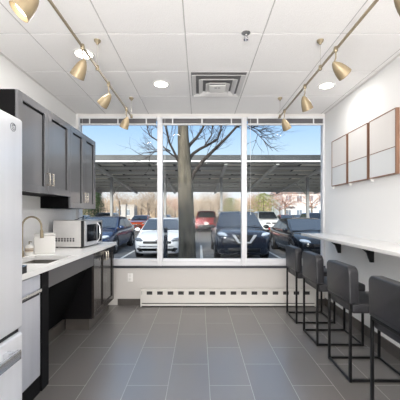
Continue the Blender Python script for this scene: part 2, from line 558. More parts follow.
t = thing('wall_outlet', 'white power outlet plate on the low wall beside the base cabinets', 'outlet', (-.94, YW - .003, .318))
b = NB(); box(b, -.975, -.905, YW - .007, YW - .0005, .318, .433, .003, 2); pl = obj('cover_plate', b, WHITEPL, t)
b = NB()
for z in (.352, .399):
    box(b, -.957, -.923, YW - .0095, YW - .0068, z - .015, z + .015, .004, 2)
obj('socket', b, mat('socket_grey', (226, 224, 220), .4), t)

# ------------------------------------------------------------------ fridge
FX, FY0, FY1 = -.88, .58, 1.490
t = thing('refrigerator', 'pale stainless bottom-freezer refrigerator at the left edge beside the dishwasher', 'refrigerator', (-1.27, 1.03, 0))
b = NB(); box(b, XL + .03, FX - .075, FY0, FY1, .03, 1.70, .008, 2); obj('cabinet', b, mat('fridge_side', (178, 180, 186), .45, .2), t)
b = NB(); box(b, FX - .07, FX, FY0 + .003, FY1 - .002, .684, 1.713, .014, 3); dr = obj('door', b, FRIDGE, t)
b = NB(); box(b, FX - .07, FX, FY0 + .003, FY1 - .002, .06, .662, .014, 3); fz = obj('freezer_drawer', b, FRIDGE, t)
b = NB(); box(b, FX - .085, FX - .02, FY0 + .01, FY1 - .01, .660, .688); obj('gasket', b, DARKGAP, t, smooth=False)
b = NB(); box(b, FX - .08, FX - .02, FY0 + .01, FY1 - .01, .0, .06); obj('kick_grille', b, DARKGAP, t, smooth=False)
def bar_handle(p0, p1, off, w, h, m, parent, name='handle'):
    """flat bar with two posts, p0/p1 on the face plane, off = outward vector"""
    p0, p1, off = Vector(p0), Vector(p1), Vector(off)
    bb = NB()
    d = (p1 - p0).normalized()
    s = off.normalized().cross(d)
    def slab(a, c, u, v, hu, hv):
        pts = [a + u * hu + v * hv, a - u * hu + v * hv, a - u * hu - v * hv, a + u * hu - v * hv]
        prism(bb, pts, c - a, .0 if min(hu, hv) < .004 else .003)
    slab(p0 + off, p1 + off, off.normalized(), s, w, h)
    for f in (.04, .96):
        q = p0.lerp(p1, f)
        slab(q + off.normalized() * .0005, q + off, d, s, h * .9, h * .8)
    return obj(name, bb, m, parent)
bar_handle((FX, .70, .600), (FX, 1.375, .600), (.05, 0, 0), .010, .021, CHROME, fz)
bar_handle((FX, .655, .78), (FX, .655, 1.55), (.045, 0, 0), .008, .014, CHROME, dr)
# round script monogram badge
b = NB()
lathe(b, [(.0180, 0), (.0180, .002), (.0200, .002), (.0200, 0)], 28, Matrix.Translation((FX, 1.405, 1.655)) @ Matrix.Rotation(PI / 2, 4, 'Y'), close=True)
def curl(pts):
    tube(b, [(FX + .0012, 1.405 + y, 1.655 + z) for y, z in pts], .0009, 6)
curl([(.002 + .010 * math.cos(a), .001 + .012 * math.sin(a)) for a in [math.radians(d) for d in range(60, 330, 20)]])
curl([(.002, -.001), (.010, -.001), (.008, -.009)])
curl([(.002 + .007 * math.cos(a) + .004, .006 + .005 * math.sin(a)) for a in [math.radians(d) for d in range(40, 300, 30)]])
curl([(.006 + .007 * math.cos(a), -.005 + .006 * math.sin(a)) for a in [math.radians(d) for d in range(90, 330, 30)]])
obj('badge', b, mat('badge_grey', (120, 124, 130), .3, .7), dr)

# ------------------------------------------------------------------ dishwasher, end panel, base cabinet, knee space
CF = -1.11                       # cabinet face plane
CT0, CT1 = .834, .872            # worktop
t = thing('dishwasher', 'stainless dishwasher between the refrigerator and the dark end panel', 'dishwasher', (-1.38, 1.79, 0))
b = NB(); box(b, XL + .03, CF - .03, 1.492, 2.080, .10, .83); obj('tub', b, mat('tub_grey', (110, 112, 116), .5), t, smooth=False)
b = NB(); box(b, CF - .028, CF, 1.497, 2.078, .12, .822, .004, 2); dwd = obj('door', b, STEEL, t)
b = NB(); box(b, CF - .006, CF + .0012, 1.515, 2.060, .684, .704); obj('handle_shadow', b, DARKGAP, dwd, smooth=False)  # dark strip drawn as the shadow below the handle
bar_handle((CF, 1.515, .717), (CF, 2.060, .717), (.016, 0, 0), .006, .013, CHROME, dwd)
b = NB(); box(b, XL + .03, CF - .003, 1.497, 2.078, 0, .112); obj('toe_kick', b, CABB, t, smooth=False)

b = NB(); box(b, XL + .002, CF + .006, 2.087, 2.183, 0, CT0 - .002, .002, 1)
tag(obj('cabinet_end_panel', b, CABB), 'tall black end panel between the dishwasher and the open knee space', 'cabinet panel')
# raked removable panel in the knee space, tiled plinth below
b = NB()
prism(b, [(-1.17, 2.186, .69), (-1.19, 2.186, .69), (-1.46, 2.186, .13), (-1.44, 2.186, .13)], (0, .937, 0))
tag(obj('access_panel', b, mat('panel_black', (9, 9, 10), .7, spec=.1)), 'black slanted access panel in the knee space below the sink', 'cabinet panel')
b = NB(); box(b, XL + .002, -1.44, 2.186, 3.185, 0, .112, .002, 1)
tag(obj('tiled_plinth', b, BASET), 'dark tiled plinth at the back of the knee space floor', 'plinth')

t = thing('base_cabinet', 'dark two-door base cabinet by the window under the microwave', 'cabinet', (-1.4, 3.5, 0))
b = NB(); box(b, XL + .002, CF - .022, 3.13, 3.868, .135, CT0 - .002, .002, 1); obj('body', b, CABB, t)
b = NB(); box(b, -1.43, CF - .07, 3.19, 3.85, 0, .134); obj('plinth', b, BASET, t, smooth=False)
def shaker(y0, y1, z0, z1, xf, m, parent, fw=.06, rec=.014):
    """framed door facing +x with a set-back middle panel"""
    bb = NB(); th = .022
    box(bb, xf - th, xf, y0, y0 + fw, z0, z1, .0015, 1); box(bb, xf - th, xf, y1 - fw, y1, z0, z1, .0015, 1)
    box(bb, xf - th, xf, y0 + fw, y1 - fw, z0, z0 + fw, .0015, 1); box(bb, xf - th, xf, y0 + fw, y1 - fw, z1 - fw, z1, .0015, 1)
    box(bb, xf - th, xf - rec, y0 + fw, y1 - fw, z0 + fw, z1 - fw)
    dr = obj('door', bb, m, parent)
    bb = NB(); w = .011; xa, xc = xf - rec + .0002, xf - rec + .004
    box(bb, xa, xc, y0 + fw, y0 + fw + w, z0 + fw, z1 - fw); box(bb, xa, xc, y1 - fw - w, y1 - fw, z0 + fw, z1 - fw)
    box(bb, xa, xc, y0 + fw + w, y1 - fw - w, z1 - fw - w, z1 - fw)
    obj('recess_shade', bb, CABB, dr, smooth=False)  # black strips painting the shade along the recess edges
    return dr
d1 = shaker(3.134, 3.497, .14, .825, CF, CABD, t)
d2 = shaker(3.501, 3.864, .14, .825, CF, CABD, t)
bar_handle((CF, 3.465, .70), (CF, 3.465, .80), (.028, 0, 0), .005, .006, NICKEL, d1)
bar_handle((CF, 3.533, .70), (CF, 3.533, .80), (.028, 0, 0), .005, .006, NICKEL, d2)

# worktop with a sink cut-out
SX0, SX1, SY0, SY1 = -1.47, -1.135, 2.23, 2.655
t = thing('countertop', 'white quartz kitchen worktop running along the left wall', 'countertop', (-1.38, 2.7, CT0))
b = NB()
X0, X1, Y0, Y1 = XL + .001, -1.09, 1.494, 3.915
box(b, X0, X1, Y0, SY0, CT0, CT1); box(b, X0, X1, SY1, Y1, CT0, CT1)
box(b, X0, SX0, SY0, SY1, CT0, CT1); box(b, SX1, X1, SY0, SY1, CT0, CT1)
obj('slab', b, QUARTZ, t, smooth=False)
b = NB(); box(b, CF - .025, CF, 2.186, 3.126, .70, CT0, .002, 1)
obj('apron', b, mat('apron_grey', (84, 83, 85), .35), t)['label'] = 'grey apron board under the front of the worktop'

b = NB(); box(b, XL + .001, XL + .013, 1.50, 3.90, CT1 + .0005, 1.295); struct('trim_6', b, mat('backsplash_white', (244, 243, 242), .3))

t = thing('kitchen_sink', 'rectangular stainless undermount sink set in the white worktop', 'sink', (-1.31, 2.435, .70))
b = NB()
zt, zb, w = CT0 - .001, .705, .004
def basin(bb, x0, x1, y0, y1, zt, zb):
    lv = []
    for ins, z in ((0, zt), (0.0, zb + .03), (.012, zb + .008), (.035, zb)):
        lv.append([bb.verts.new(p) for p in ((x0 + ins, y0 + ins, z), (x1 - ins, y0 + ins, z), (x1 - ins, y1 - ins, z), (x0 + ins, y1 - ins, z))])
    for i in range(3):
        for k in range(4):
            bb.faces.new((lv[i][k], lv[i][(k + 1) % 4], lv[i + 1][(k + 1) % 4], lv[i + 1][k]))
    bb.faces.new(lv[-1])
    bmesh.ops.recalc_face_normals(bb, faces=bb.faces)
    bmesh.ops.reverse_faces(bb, faces=bb.faces)
    bmesh.ops.solidify(bb, geom=list(bb.faces), thickness=.003)
basin(b, SX0 + .002, SX1 - .002, SY0 + .002, SY1 - .002, zt, zb)
obj('bowl', b, SINKM, t)
b = NB(); lathe(b, [(0, .006), (.03, .006), (.042, .004), (.044, .001), (0, .001)], 20, Matrix.Translation((-1.31, 2.435, zb))); obj('drain', b, CHROME, t)

t = thing('kitchen_faucet', 'brass gooseneck faucet behind the sink', 'faucet', (-1.535, 2.58, CT1))
b = NB(); lathe(b, [(0, 0), (.022, 0), (.022, .005), (.014, .010), (.013, .05), (0, .05)], 20); obj('base', b, GOLD, t, local=True)
pts = [(0, 0, .045), (0, 0, .15), (0, 0, .25)]
for k in range(1, 13):
    a = PI - PI * k / 12 * .97
    pts.append((.083 + .083 * math.cos(a), 0, .262 + .083 * math.sin(a)))
pts.append((.168, 0, .215))
b = NB(); tube(b, pts, .0082, 12); sp = obj('gooseneck', b, GOLD, t, local=True)
b = NB(); tube(b, [(.167, 0, .235), (.169, 0, .215), (.171, 0, .162)], [.0105, .014, .0155], 14); obj('spray_head', b, GOLD, t, local=True)
b = NB(); tube(b, [(0, -.014, .035), (0, -.035, .042), (.005, -.075, .062)], [.007, .006, .0045], 8); obj('lever', b, GOLD, t, local=True)

t = thing('soap_bottle', 'small white pump soap bottle with dark printed lines beside the faucet', 'bottle', (-1.523, 2.665, CT1))
b = NB(); lathe(b, [(0, 0), (.030, 0), (.033, .004), (.033, .075), (.028, .088), (.012, .094), (.012, .10), (0, .10)], 22); bt = obj('bottle_body', b, WHITEPL, t, local=True)
b = NB(); lathe(b, [(.0332, .03), (.0336, .03), (.0336, .066), (.0332, .066)], 22, close=True); obj('paper_label', b, mat('label_cream', (226, 214, 196), .6), bt, local=True)
b = NB()
for z, r in ((.056, .0339), (.046, .0339), (.040, .0339)):
    lathe(b, [(r - .0005, z), (r, z), (r, z + .004), (r - .0005, z + .004)], 22, close=True)
obj('printed_lines', b, mat('brown_print', (112, 86, 70), .6), bt, local=True)
b = NB(); tube(b, [(0, 0, .10), (0, 0, .122)], .005, 8); tube(b, [(0, 0, .122), (.03, -.012, .120)], .004, 8); obj('pump', b, GOLD, t, local=True)

t = thing('storage_canister', 'white square canister standing between the faucet and the microwave', 'canister', (-1.472, 2.84, CT1), math.radians(25))
b = NB(); box(b, -.088, .088, -.088, .088, 0, .168, .010, 3); obj('body', b, WHITEPL, t, local=True)
b = NB(); box(b, -.089, .089, -.089, .089, .170, .186, .006, 2); obj('lid', b, WHITEPL, t, local=True)
b = NB(); ellipsoid(b, (-.089, .02, .138), (.004, .006, .005), 10, 6); tube(b, [(-.0895, .02, .136), (-.0895, .05, .122)], .0015, 5); obj('latch', b, mat('latch_grey', (120, 118, 116), .4), t, local=True)

t = thing('counter_caddy', 'small dark metal caddy on the worktop edge next to the refrigerator', 'caddy', (-1.165, 1.845, CT1))
b = NB()
box(b, -.07, .07, -.045, .045, 0, .005); box(b, -.07, .07, -.045, -.041, .005, .045); box(b, -.07, .07, .041, .045, .005, .045)
box(b, -.07, -.066, -.041, .041, .005, .045); box(b, .066, .07, -.041, .041, .005, .045)
obj('tray', b, mat('caddy_dark', (58, 58, 60), .35, .5), t, local=True, smooth=False)
b = NB(); tube(b, [(.07, -.045, 0.0455), (.07, .045, 0.0455), (-.07, .045, 0.0455), (-.07, -.045, 0.0455), (.07, -.045, 0.0455)], .003, 6); obj('rim', b, CHROME, t, local=True)

# microwave, turned a little towards the room
t = thing('microwave_oven', 'silver microwave oven on the worktop by the window', 'microwave', (-1.243, 3.20, CT1), math.radians(-4.0))
W, D, H0, H1 = .48, .345, .012, .297
b = NB(); box(b, -D, -.031, 0, W, H0, H1, .006, 2); obj('casing', b, mat('microwave_silver', (226, 224, 222), .32, .3, var=.04, vscale=5), t, local=True)
b = NB(); box(b, -.032, -.004, -.001, W + .001, H0, H1 - .002, .002, 1); obj('dark_bezel', b, CDARK, t, local=True)
b = NB(); box(b, -.006, .012, .012, W, H0 + .004, H1 - .004, .005, 2); dd = obj('door', b, mat('microwave_front', (196, 196, 198), .28, .55), t, local=True)
b = NB(); box(b, .0115, .0140, .05, .30, H0 + .05, H1 - .045, .002, 1); obj('door_window', b, BLACKGL, dd, local=True)
b = NB(); box(b, .0115, .0140, .335, .445, H0 + .03, H1 - .03, .002, 1); obj('control_panel', b, BLACKGL, t, local=True)
b = NB(); tube(b, [(.013, .318, H0 + .035), (.042, .318, H0 + .07), (.052, .318, (H0 + H1) / 2), (.042, .318, H1 - .07), (.013, .318, H1 - .035)], .009, 10); obj('handle', b, CHROME, dd, local=True)
b = NB()
for k in range(7):
    for z in (.078, .10):
        box(b, -.315 + k * .032, -.297 + k * .032, -.0012, .0005, z - .008, z + .008)
obj('side_vent', b, DARKGAP, t, local=True, smooth=False)
for fx in (-D + .03, -.04):
    for fy in (.03, W - .03):
        b = NB(); tube(b, [(fx, fy, 0), (fx, fy, H0 + .002)], .012, 10); obj('foot', b, CDARK, t, local=True)
b = NB(); tube(b, [(-.20, .2, H1 + .004), (-.17, .2, H1 + .006), (-.15, .2, H1 + .022), (-.125, .2, H1 + .03), (-.10, .2, H1 + .02), (-.10, .2, H1 + .004), (-.13, .22, H1 + .004)], .0035, 6)
obj('power_cord', b, CDARK, t, local=True)

# upper cabinets
UF, UZ1 = -1.36, 2.18
def upper(name, y0, y1, z0, label):
    t = thing(name, label, 'cabinet', ((XL + UF) / 2, (y0 + y1) / 2, z0), group='dark wall cabinets')
    b = NB(); box(b, XL + .001, UF - .0235, y0, y1, z0, UZ1, .001, 1); obj('body', b, CABB, t)
    ym = (y0 + y1) / 2
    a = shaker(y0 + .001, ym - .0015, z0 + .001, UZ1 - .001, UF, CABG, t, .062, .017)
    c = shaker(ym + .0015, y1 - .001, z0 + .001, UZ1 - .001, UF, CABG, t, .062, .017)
    for d, yy in ((a, ym - .034), (c, ym + .034)):
        bar_handle((UF, yy, z0 + .075), (UF, yy, z0 + .185), (.03, 0, 0), .005, .007, NICKEL, d)
upper('wall_cabinet', 2.232, 3.141, 1.42, 'dark grey two-door wall cabinet above the sink, beside the refrigerator')
upper('wall_cabinet', 3.143, 3.90, 1.30, 'taller dark grey two-door wall cabinet above the microwave, beside the window')

# ------------------------------------------------------------------ bar and stools
BX0, BZ0, BZ1 = 1.322, .957, .987
t = thing('bar_counter', 'long white wall-mounted bar counter behind the stools along the right wall', 'counter', (1.51, 2.3, BZ0))
b = NB(); box(b, BX0, XR - .001, .55, 3.88, BZ0, BZ1, .003, 2); obj('top', b, BARTOP, t)
for y in (3.60, 2.92, 2.24, 1.56, .88):
    b = NB()
    poly = [(XR - .001, y - .012, BZ0 - .001), (XR - .24, y - .012, BZ0 - .001), (XR - .235, y - .012, BZ0 - .022),
            (XR - .13, y - .012, BZ0 - .045), (XR - .066, y - .012, BZ0 - .10), (XR - .034, y - .012, BZ0 - .19), (XR - .001, y - .012, BZ0 - .19)]
    prism(b, poly, (0, .024, 0)); obj('bracket', b, BLACKM, t, smooth=False)

def stool(loc, label):
    w, d = .375, .446          # along the bar, towards the bar
    t = thing('bar_stool', label, 'bar stool', loc, group='black bar stools at the counter')
    q = .0095
    x0, x1, y0, y1 = q, d - q, -w / 2 + q, w / 2 - q
    for x, y, h in ((x0, y0, .585), (x0, y1, .585), (x1, y0, .505), (x1, y1, .505)):
        b = NB(); box(b, x - q, x + q, y - q, y + q, 0, h, .002, 1); obj('leg', b, BLACKM, t, local=True)
    for a in ((x0 + q, x1 - q, y0 - q * .8, y0 + q * .8), (x0 + q, x1 - q, y1 - q * .8, y1 + q * .8),
              (x0 - q * .8, x0 + q * .8, y0 + q, y1 - q), (x1 - q * .8, x1 + q * .8, y0 + q, y1 - q)):
        b = NB(); box(b, *a, .002, .020, .002, 1); obj('floor_rail', b, BLACKM, t, local=True)
    b = NB(); box(b, x0 - q, x0 + q, y0 + q, y1 - q, .565, .585, .002, 1); obj('back_rail', b, BLACKM, t, local=True)
    b = NB(); box(b, 2 * q + .001, d + .018, -w / 2 + .001, w / 2 - .001, .506, .580, .018, 3); obj('seat', b, LEATHER, t, local=True)
    # upholstered back with rounded upper corners, thicker at the seat, leaning slightly outwards
    b = NB()
    prof = []
    hw, z0, z1, r = w / 2 + .006, .586, .852, .05
    prof += [(-hw, z0), (hw, z0)]
    for k in range(7):
        a = PI / 2 * k / 6
        prof.append((hw - r + r * math.cos(a), z1 - r + r * math.sin(a)))
    for k in range(7):
        a = PI / 2 + PI / 2 * k / 6
        prof.append((-hw + r + r * math.cos(a), z1 - r + r * math.sin(a)))
    sh = lambda z: .0 - (z - z0) * .03
    tt = NB()
    A = [tt.verts.new((sh(z) - .004, y, z)) for y, z in prof]
    B = [tt.verts.new((sh(z) + .072, y, z)) for y, z in prof]
    tt.faces.new(A); tt.faces.new(list(reversed(B)))
    m = len(prof)
    for i in range(m):
        tt.faces.new((A[i], B[i], B[(i + 1) % m], A[(i + 1) % m]))
    bmesh.ops.recalc_face_normals(tt, faces=tt.faces)
    bmesh.ops.bevel(tt, geom=[e for e in tt.edges if len(e.link_faces) == 2 and min(len(f.verts) for f in e.link_faces) == 4 and max(len(f.verts) for f in e.link_faces) > 4],
                    offset=.012, segments=3, affect='EDGES', profile=.5)
    merge(b, tt)
    obj('backrest', b, LEATHER, t, local=True)
    b = NB(); tube(b, [(sh(.6) - .0045, -hw + .03, .612), (sh(.6) - .0045, hw - .03, .612)], .0016, 5); obj('seam', b, CDARK, t, local=True)
    return t
st = stool((1.088, 3.55, 0), 'black leather bar stool nearest the window, standing by the heater')
dup(st, (1.10, 2.985, 0), 0, 'black leather bar stool second from the window')
dup(st, (1.105, 2.38, 0), 0, 'black leather bar stool second farthest from the window, its base fully in view')
dup(st, (1.105, 1.745, 0), 0, 'black leather bar stool farthest from the window, cut off by the right edge')

# framed boards on the right wall
fl = ['wood-framed white board nearest the window on the right wall',
      'wood-framed white board in the middle of the three on the right wall',
      'wood-framed white board farthest from the window on the right wall']
for i, (y0, y1) in enumerate(((3.385, 3.77), (2.965, 3.36), (2.535, 2.94))):
    t = thing('framed_board', fl[i], 'wall board', (XR - .002, (y0 + y1) / 2, 1.585), group='framed boards on the right wall')
    xb, xf, z0, z1 = XR - .002, XR - .036, 1.585, 2.15
    b = NB(); e = .009
    box(b, xf, xb, y0, y0 + .012, z0, z1, .001, 1); box(b, xf, xb, y1 - e, y1, z0, z1, .001, 1)
    box(b, xf, xb, y0 + .012, y1 - e, z0, z0 + e, .001, 1); box(b, xf, xb, y0 + .012, y1 - e, z1 - e, z1, .001, 1)
    obj('frame', b, WOOD, t)
    b = NB(); box(b, xf + .004, xb - .002, y0 + .012, y1 - e, 1.822, z1 - e); obj('upper_panel', b, BOARD, t, smooth=False)
    b = NB(); box(b, xf + .004, xb - .002, y0 + .012, y1 - e, z0 + e, 1.816); obj('lower_panel', b, BOARD2, t, smooth=False)
    b = NB(); box(b, xf + .001, xb - .004, y0 + .012, y1 - e, 1.816, 1.822); obj('divider', b, WOOD, t, smooth=False)
    b = NB(); box(b, xf + .004, xb, y1 - .03, y1 - .012, z0 - .028, z0, .002, 1); obj('clip', b, WHITEPL, t)

# ------------------------------------------------------------------ outside: car park
GZ = -.40
b = NB(); box(b, -90, 90, 4.3, 140, GZ - .2, GZ); struct('ground', b, ASPH)
b = NB()
for x in (-8.4, -5.6, -2.85, .08, 2.95, 5.75, 8.5):
    box(b, x - .05, x + .05, 10.0, 15.2, GZ + .001, GZ + .006)
for x in (-11.5, -8.7, -5.9, -3.1, -.6, 2.2, 5.0, 7.8, 10.6, 13.4):
    box(b, x - .05, x + .05, 26, 31, GZ + .001, GZ + .006)
struct('parking_markings', b, LINEP)

# the rest of the building this room belongs to: brick front either side of and above the windows
b = NB()
box(b, -16, XL - .13, 4.06, 4.3, GZ, 3.0); box(b, XR + .13, 16, 4.06, 4.3, GZ, 3.0); box(b, XL - .13, XR + .13, 4.06, 4.3, ZC + .13, 3.0)
box(b, XL - .13, XR + .13, 4.205, 4.3, GZ, .45)
struct('wall_exterior', b, mat('brick', (150, 112, 92), .9, var=.1, vscale=5))  # unseen; added, with its height chosen, to shade the near tree

# ---- cars
def loft(bm, secs):
    rows = [[bm.verts.new(p) for p in s] for s in secs]
    for i in range(len(rows) - 1):
        for k in range(len(rows[0]) - 1):
            bm.faces.new((rows[i][k], rows[i][k + 1], rows[i + 1][k + 1], rows[i + 1][k]))
        bm.faces.new((rows[i][-1], rows[i][0], rows[i + 1][0], rows[i + 1][-1]))
    bm.faces.new(list(reversed(rows[0]))); bm.faces.new(rows[-1])
    bmesh.ops.recalc_face_normals(bm, faces=bm.faces)

KIND = {
 'sedan': dict(L=4.85, W=1.84, H=1.44, st=[(0, .60, .30, .62), (.06, .72, .24, .72), (.25, .86, .20, .80), (.8, .92, .20, .90), (1.35, .92, .2, .97), (2.4, .92, .2, .96), (3.6, .92, .2, .98), (4.3, .90, .2, 1.02), (4.7, .84, .22, 1.0), (4.82, .76, .28, .92), (4.85, .66, .34, .80)],
               cab=(1.25, 2.15, 3.45, 4.25), belt=.95, wb=(.95, 3.75), wr=.33),
 'suv': dict(L=4.65, W=1.84, H=1.69, st=[(0, .66, .34, .84), (.05, .76, .28, .94), (.2, .87, .24, 1.0), (.7, .92, .24, 1.07), (1.2, .92, .24, 1.11), (2.4, .92, .24, 1.08), (3.8, .92, .24, 1.10), (4.4, .90, .24, 1.10), (4.6, .86, .28, 1.04), (4.65, .76, .34, .92)],
             cab=(1.1, 1.85, 4.15, 4.58), belt=1.07, wb=(.92, 3.62), wr=.36),
 'hatch': dict(L=4.2, W=1.74, H=1.45, st=[(0, .58, .28, .60), (.05, .70, .22, .72), (.22, .82, .19, .80), (.7, .86, .19, .90), (1.1, .87, .19, .97), (2.2, .87, .19, .96), (3.4, .87, .19, .98), (3.95, .85, .2, .98), (4.15, .80, .24, .92), (4.2, .70, .3, .80)],
               cab=(1.0, 1.85, 3.45, 4.08), belt=.95, wb=(.82, 3.38), wr=.31),
}
def car(kind, rgb, loc, label, rz=0.0, face='plain', scale=1.0, detail=True):
    K = KIND[kind]
    pm = mat('paint_%d_%d_%d' % rgb, rgb, .22, .25 if sum(rgb) < 500 else 0.0, coat=.8)
    t = thing('parked_car', label, 'car', loc, rz, group='cars in the car park')
    t.scale = (scale,) * 3
    W2 = K['W'] / 2; belt = K['belt']; H = K['H']; c0, c1, c2, c3 = K['cab']; L = K['L']
    secs = []
    for y, hw, zb, zt in K['st']:
        half = [(hw * .80, zb), (hw * .94, zb + .05), (hw * .985, zb + .20), (hw, zb + (zt - zb) * .55), (hw * .985, zt - .13), (hw * .93, zt - .045), (hw * .80, zt - .008), (hw * .4, zt + .012), (0, zt + .018)]
        secs.append([(x, y, z) for x, z in half] + [(-x, y, z) for x, z in reversed(half[:-1])])
    b = NB(); loft(b, secs); obj('body_shell', b, pm, t, local=True, ang=50)
    tb = .33                                   # tumblehome
    hb = W2 * .915
    cs = [(c0, belt), (c0 + (c1 - c0) * .5, belt + (H - .04 - belt) * .5), (c1, H - .04), (c1 + .3, H - .008), ((c1 + c2) / 2, H), (c2 - .2, H - .015), (c2, H - .06), (c3, belt)]
    secs = []
    for y, z in cs:
        z = max(z, belt + .004)
        hr = hb - tb * max(0, (z - belt - .05))
        half = [(hb, belt - .05), (hb, belt), (hr, max(belt + .001, z - .05)), (hr * .93, z - .012), (hr * .5, z), (0, z + .004)]
        secs.append([(x, y, zz) for x, zz in half] + [(-x, y, zz) for x, zz in reversed(half[:-1])])
    b = NB(); loft(b, secs); obj('cabin', b, pm, t, local=True, ang=40)
    # glass
    zw = H - .085
    def pane(name, q, n, m=CGLASS):
        bb = NB(); n = Vector(n).normalized()
        prism(bb, [Vector(p) + n * .012 for p in q], n * .008)
        return obj(name, bb, m, t, local=True, smooth=False)
    def lerp(a, c, f): return a + (c - a) * f
    def hx(z): return hb - tb * max(0, z - belt)
    fb, ft = .06, .93
    n = (0, -(H - .04 - belt), (c1 - c0))
    y_a, z_a, y_b, z_b = lerp(c0, c1, fb), lerp(belt, H - .04, fb), lerp(c0, c1, ft), lerp(belt, H - .04, ft)
    pane('windshield', [(-hb * .93, y_a, z_a), (hb * .93, y_a, z_a), (hx(z_b) * .92, y_b, z_b + .006), (-hx(z_b) * .92, y_b, z_b + .006)], n)
    y_a, z_a, y_b, z_b = lerp(c3, c2, .12), lerp(belt, H - .06, .12), lerp(c3, c2, .88), lerp(belt, H - .06, .88)
    n = (0, (H - .06 - belt), (c3 - c2))
    pane('rear_window', [(hb * .86, y_a, z_a + .01), (-hb * .86, y_a, z_a + .01), (-hx(z_b) * .86, y_b, z_b + .012), (hx(z_b) * .86, y_b, z_b + .012)], n, CDARK if kind == 'suv' else CGLASS)
    zl, zh = belt + .03, H - .13
    ym = c1 + (c2 - c1) * .42
    fy = lambda z: lerp(c0, c1, (z - belt) / (H - .04 - belt)) + .16
    ry = lambda z: lerp(c3, c2, (z - belt) / (H - .06 - belt)) - .16
    for s in (1, -1):
        for nm, ya0, ya1, yb0, yb1 in (('front_side_window', fy(zl) + .12, ym - .03, fy(zh) + .05, ym - .03), ('rear_side_window', ym + .03, ry(zl) - .1, ym + .03, ry(zh) - .02)):
            q = [(s * hx(zl), ya0, zl), (s * hx(zl), ya1, zl), (s * hx(zh), yb1, zh), (s * hx(zh), yb0, zh)]
            pane(nm, q, (s, 0, tb), mat('side_glass', (52, 60, 68), .06, .2))
    # wheels with arches
    wr = K['wr']
    for s in (1, -1):
        for wy in K['wb']:
            M = Matrix.Translation((s * (W2 - .10), wy, wr)) @ Matrix.Rotation(s * PI / 2, 4, 'Y')
            b = NB(); lathe(b, [(wr * .6, -.10), (wr * .94, -.11), (wr, -.08), (wr, .08), (wr * .94, .112), (wr * .66, .115), (wr * .6, .10)], 26, M, close=True)
            w = obj('wheel', b, TYRE, t, local=True)
            b = NB(); lathe(b, [(0, .112), (wr * .15, .112), (wr * .2, .085), (wr * .58, .085), (wr * .66, .11), (wr * .66, .06), (0, .06)], 22, M)
            for k in range(5):
                R = M @ Matrix.Rotation(2 * PI * k / 5, 4, 'Z')
                box(b, wr * .12, wr * .62, -.03, .03, .08, .108, 0, 1, R)
            obj('rim', b, RIM, w, local=True)
            b = NB()
            pts = [(s * (W2 - .012), wy + (wr + .045) * math.cos(a), max(wr + (wr + .045) * math.sin(a), .22)) for a in [PI * k / 14 - .12 for k in range(15)] + [PI + .12]]
            tube(b, pts, .028, 6); lathe(b, [(0, .075), (wr + .04, .075), (wr + .04, .10), (0, .10)], 24, Matrix.Translation((s * (W2 - .10), wy, wr + .01)) @ Matrix.Rotation(s * PI / 2, 4, 'Y') @ Matrix.Translation((0, 0, -.09 + .08)))
            obj('wheel_arch', b, CDARK, t, local=True)
        b = NB(); ellipsoid(b, (s * (W2 + .06), fy(belt) + .02, belt + .06), (.11, .055, .07), 12, 8); obj('mirror', b, pm if kind != 'suv' else CDARK, t, local=True)
    zt = K['st'][1][3]
    for s in (1, -1):
        b = NB()
        M = Matrix.Translation((s * W2 * .74, .15, zt - .03)) @ Matrix.Rotation(s * .45, 4, 'Z') @ Matrix.Rotation(s * -.18, 4, 'Y')
        ellipsoid(b, (0, 0, 0), (.20, .12, .07), 16, 8, M)
        obj('headlight', b, CLAMP if face != 'slim' else mat('headlamp_smoked', (120, 124, 130), .12, .3), t, local=True)
        b = NB(); zr = K['st'][-2][3] - .05
        ellipsoid(b, (s * W2 * .80, L - .07, zr), (.13, .08, .10 if kind == 'suv' else .07), 14, 8)
        obj('tail_light', b, CRED, t, local=True)
        b = NB(); ellipsoid(b, (s * W2 * .72, .07, K['st'][0][2] + .10), (.10, .06, .05), 12, 6); obj('fog_light', b, CDARK, t, local=True)
    # front face
    zf0, zf1 = K['st'][0][2], K['st'][0][3]
    b = NB(); wi = .66 if face == 'slim' else .52; box(b, -wi, wi, -.02 if face != 'slim' else .0, .22, zf0 + .0, zf0 + .15, .03, 2); obj('lower_intake', b, CDARK, t, local=True)
    if face == 'slim':          # thin grille, wide smile
        b = NB(); box(b, -.50, .50, -.022, .1, zf1 - .035, zf1 + .055, .03, 2); obj('grille', b, CDARK, t, local=True)
        b = NB(); ellipsoid(b, (0, -.0, zf1 + .085), (.065, .02, .033), 16, 8); obj('badge', b, CHROME, t, local=True)
    elif face == 'vee':         # dark grille with a bright V
        b = NB(); prism(b, [(-.40, -.012, zf1 + .07), (.40, -.012, zf1 + .07), (.24, -.022, zf1 - .26), (-.24, -.022, zf1 - .26)], (0, .1, 0), .01); obj('grille', b, CDARK, t, local=True)
        b = NB()
        for s in (1, -1):
            prism(b, [(s * .40, -.04, zf1 + .075), (s * .30, -.04, zf1 + .075), (s * .13, -.045, zf1 - .20), (s * .20, -.045, zf1 - .20)], (0, .03, 0))
        prism(b, [(-.20, -.045, zf1 - .20), (.20, -.045, zf1 - .20), (.13, -.045, zf1 - .15), (-.13, -.045, zf1 - .15)], (0, .03, 0))
        obj('chrome_vee', b, mat('bright_trim', (214, 216, 220), .25, .2), t, local=True, smooth=False)
        b = NB(); lathe(b, [(0, 0), (.06, 0), (.06, .014), (0, .014)], 22, Matrix.Translation((0, -.026, zf1 - .04)) @ Matrix.Rotation(PI / 2, 4, 'X')); obj('badge', b, CHROME, t, local=True)
        b = NB()
        for s in (1, -1):
            tube(b, [(s * .62, 1.9, H + .03), (s * .60, 2.2, H + .055), (s * .60, 3.8, H + .05), (s * .62, 4.1, H + .01)], .016, 6)
            obj('roof_rail', b, CANST, t, local=True) if s == -1 else None
    else:
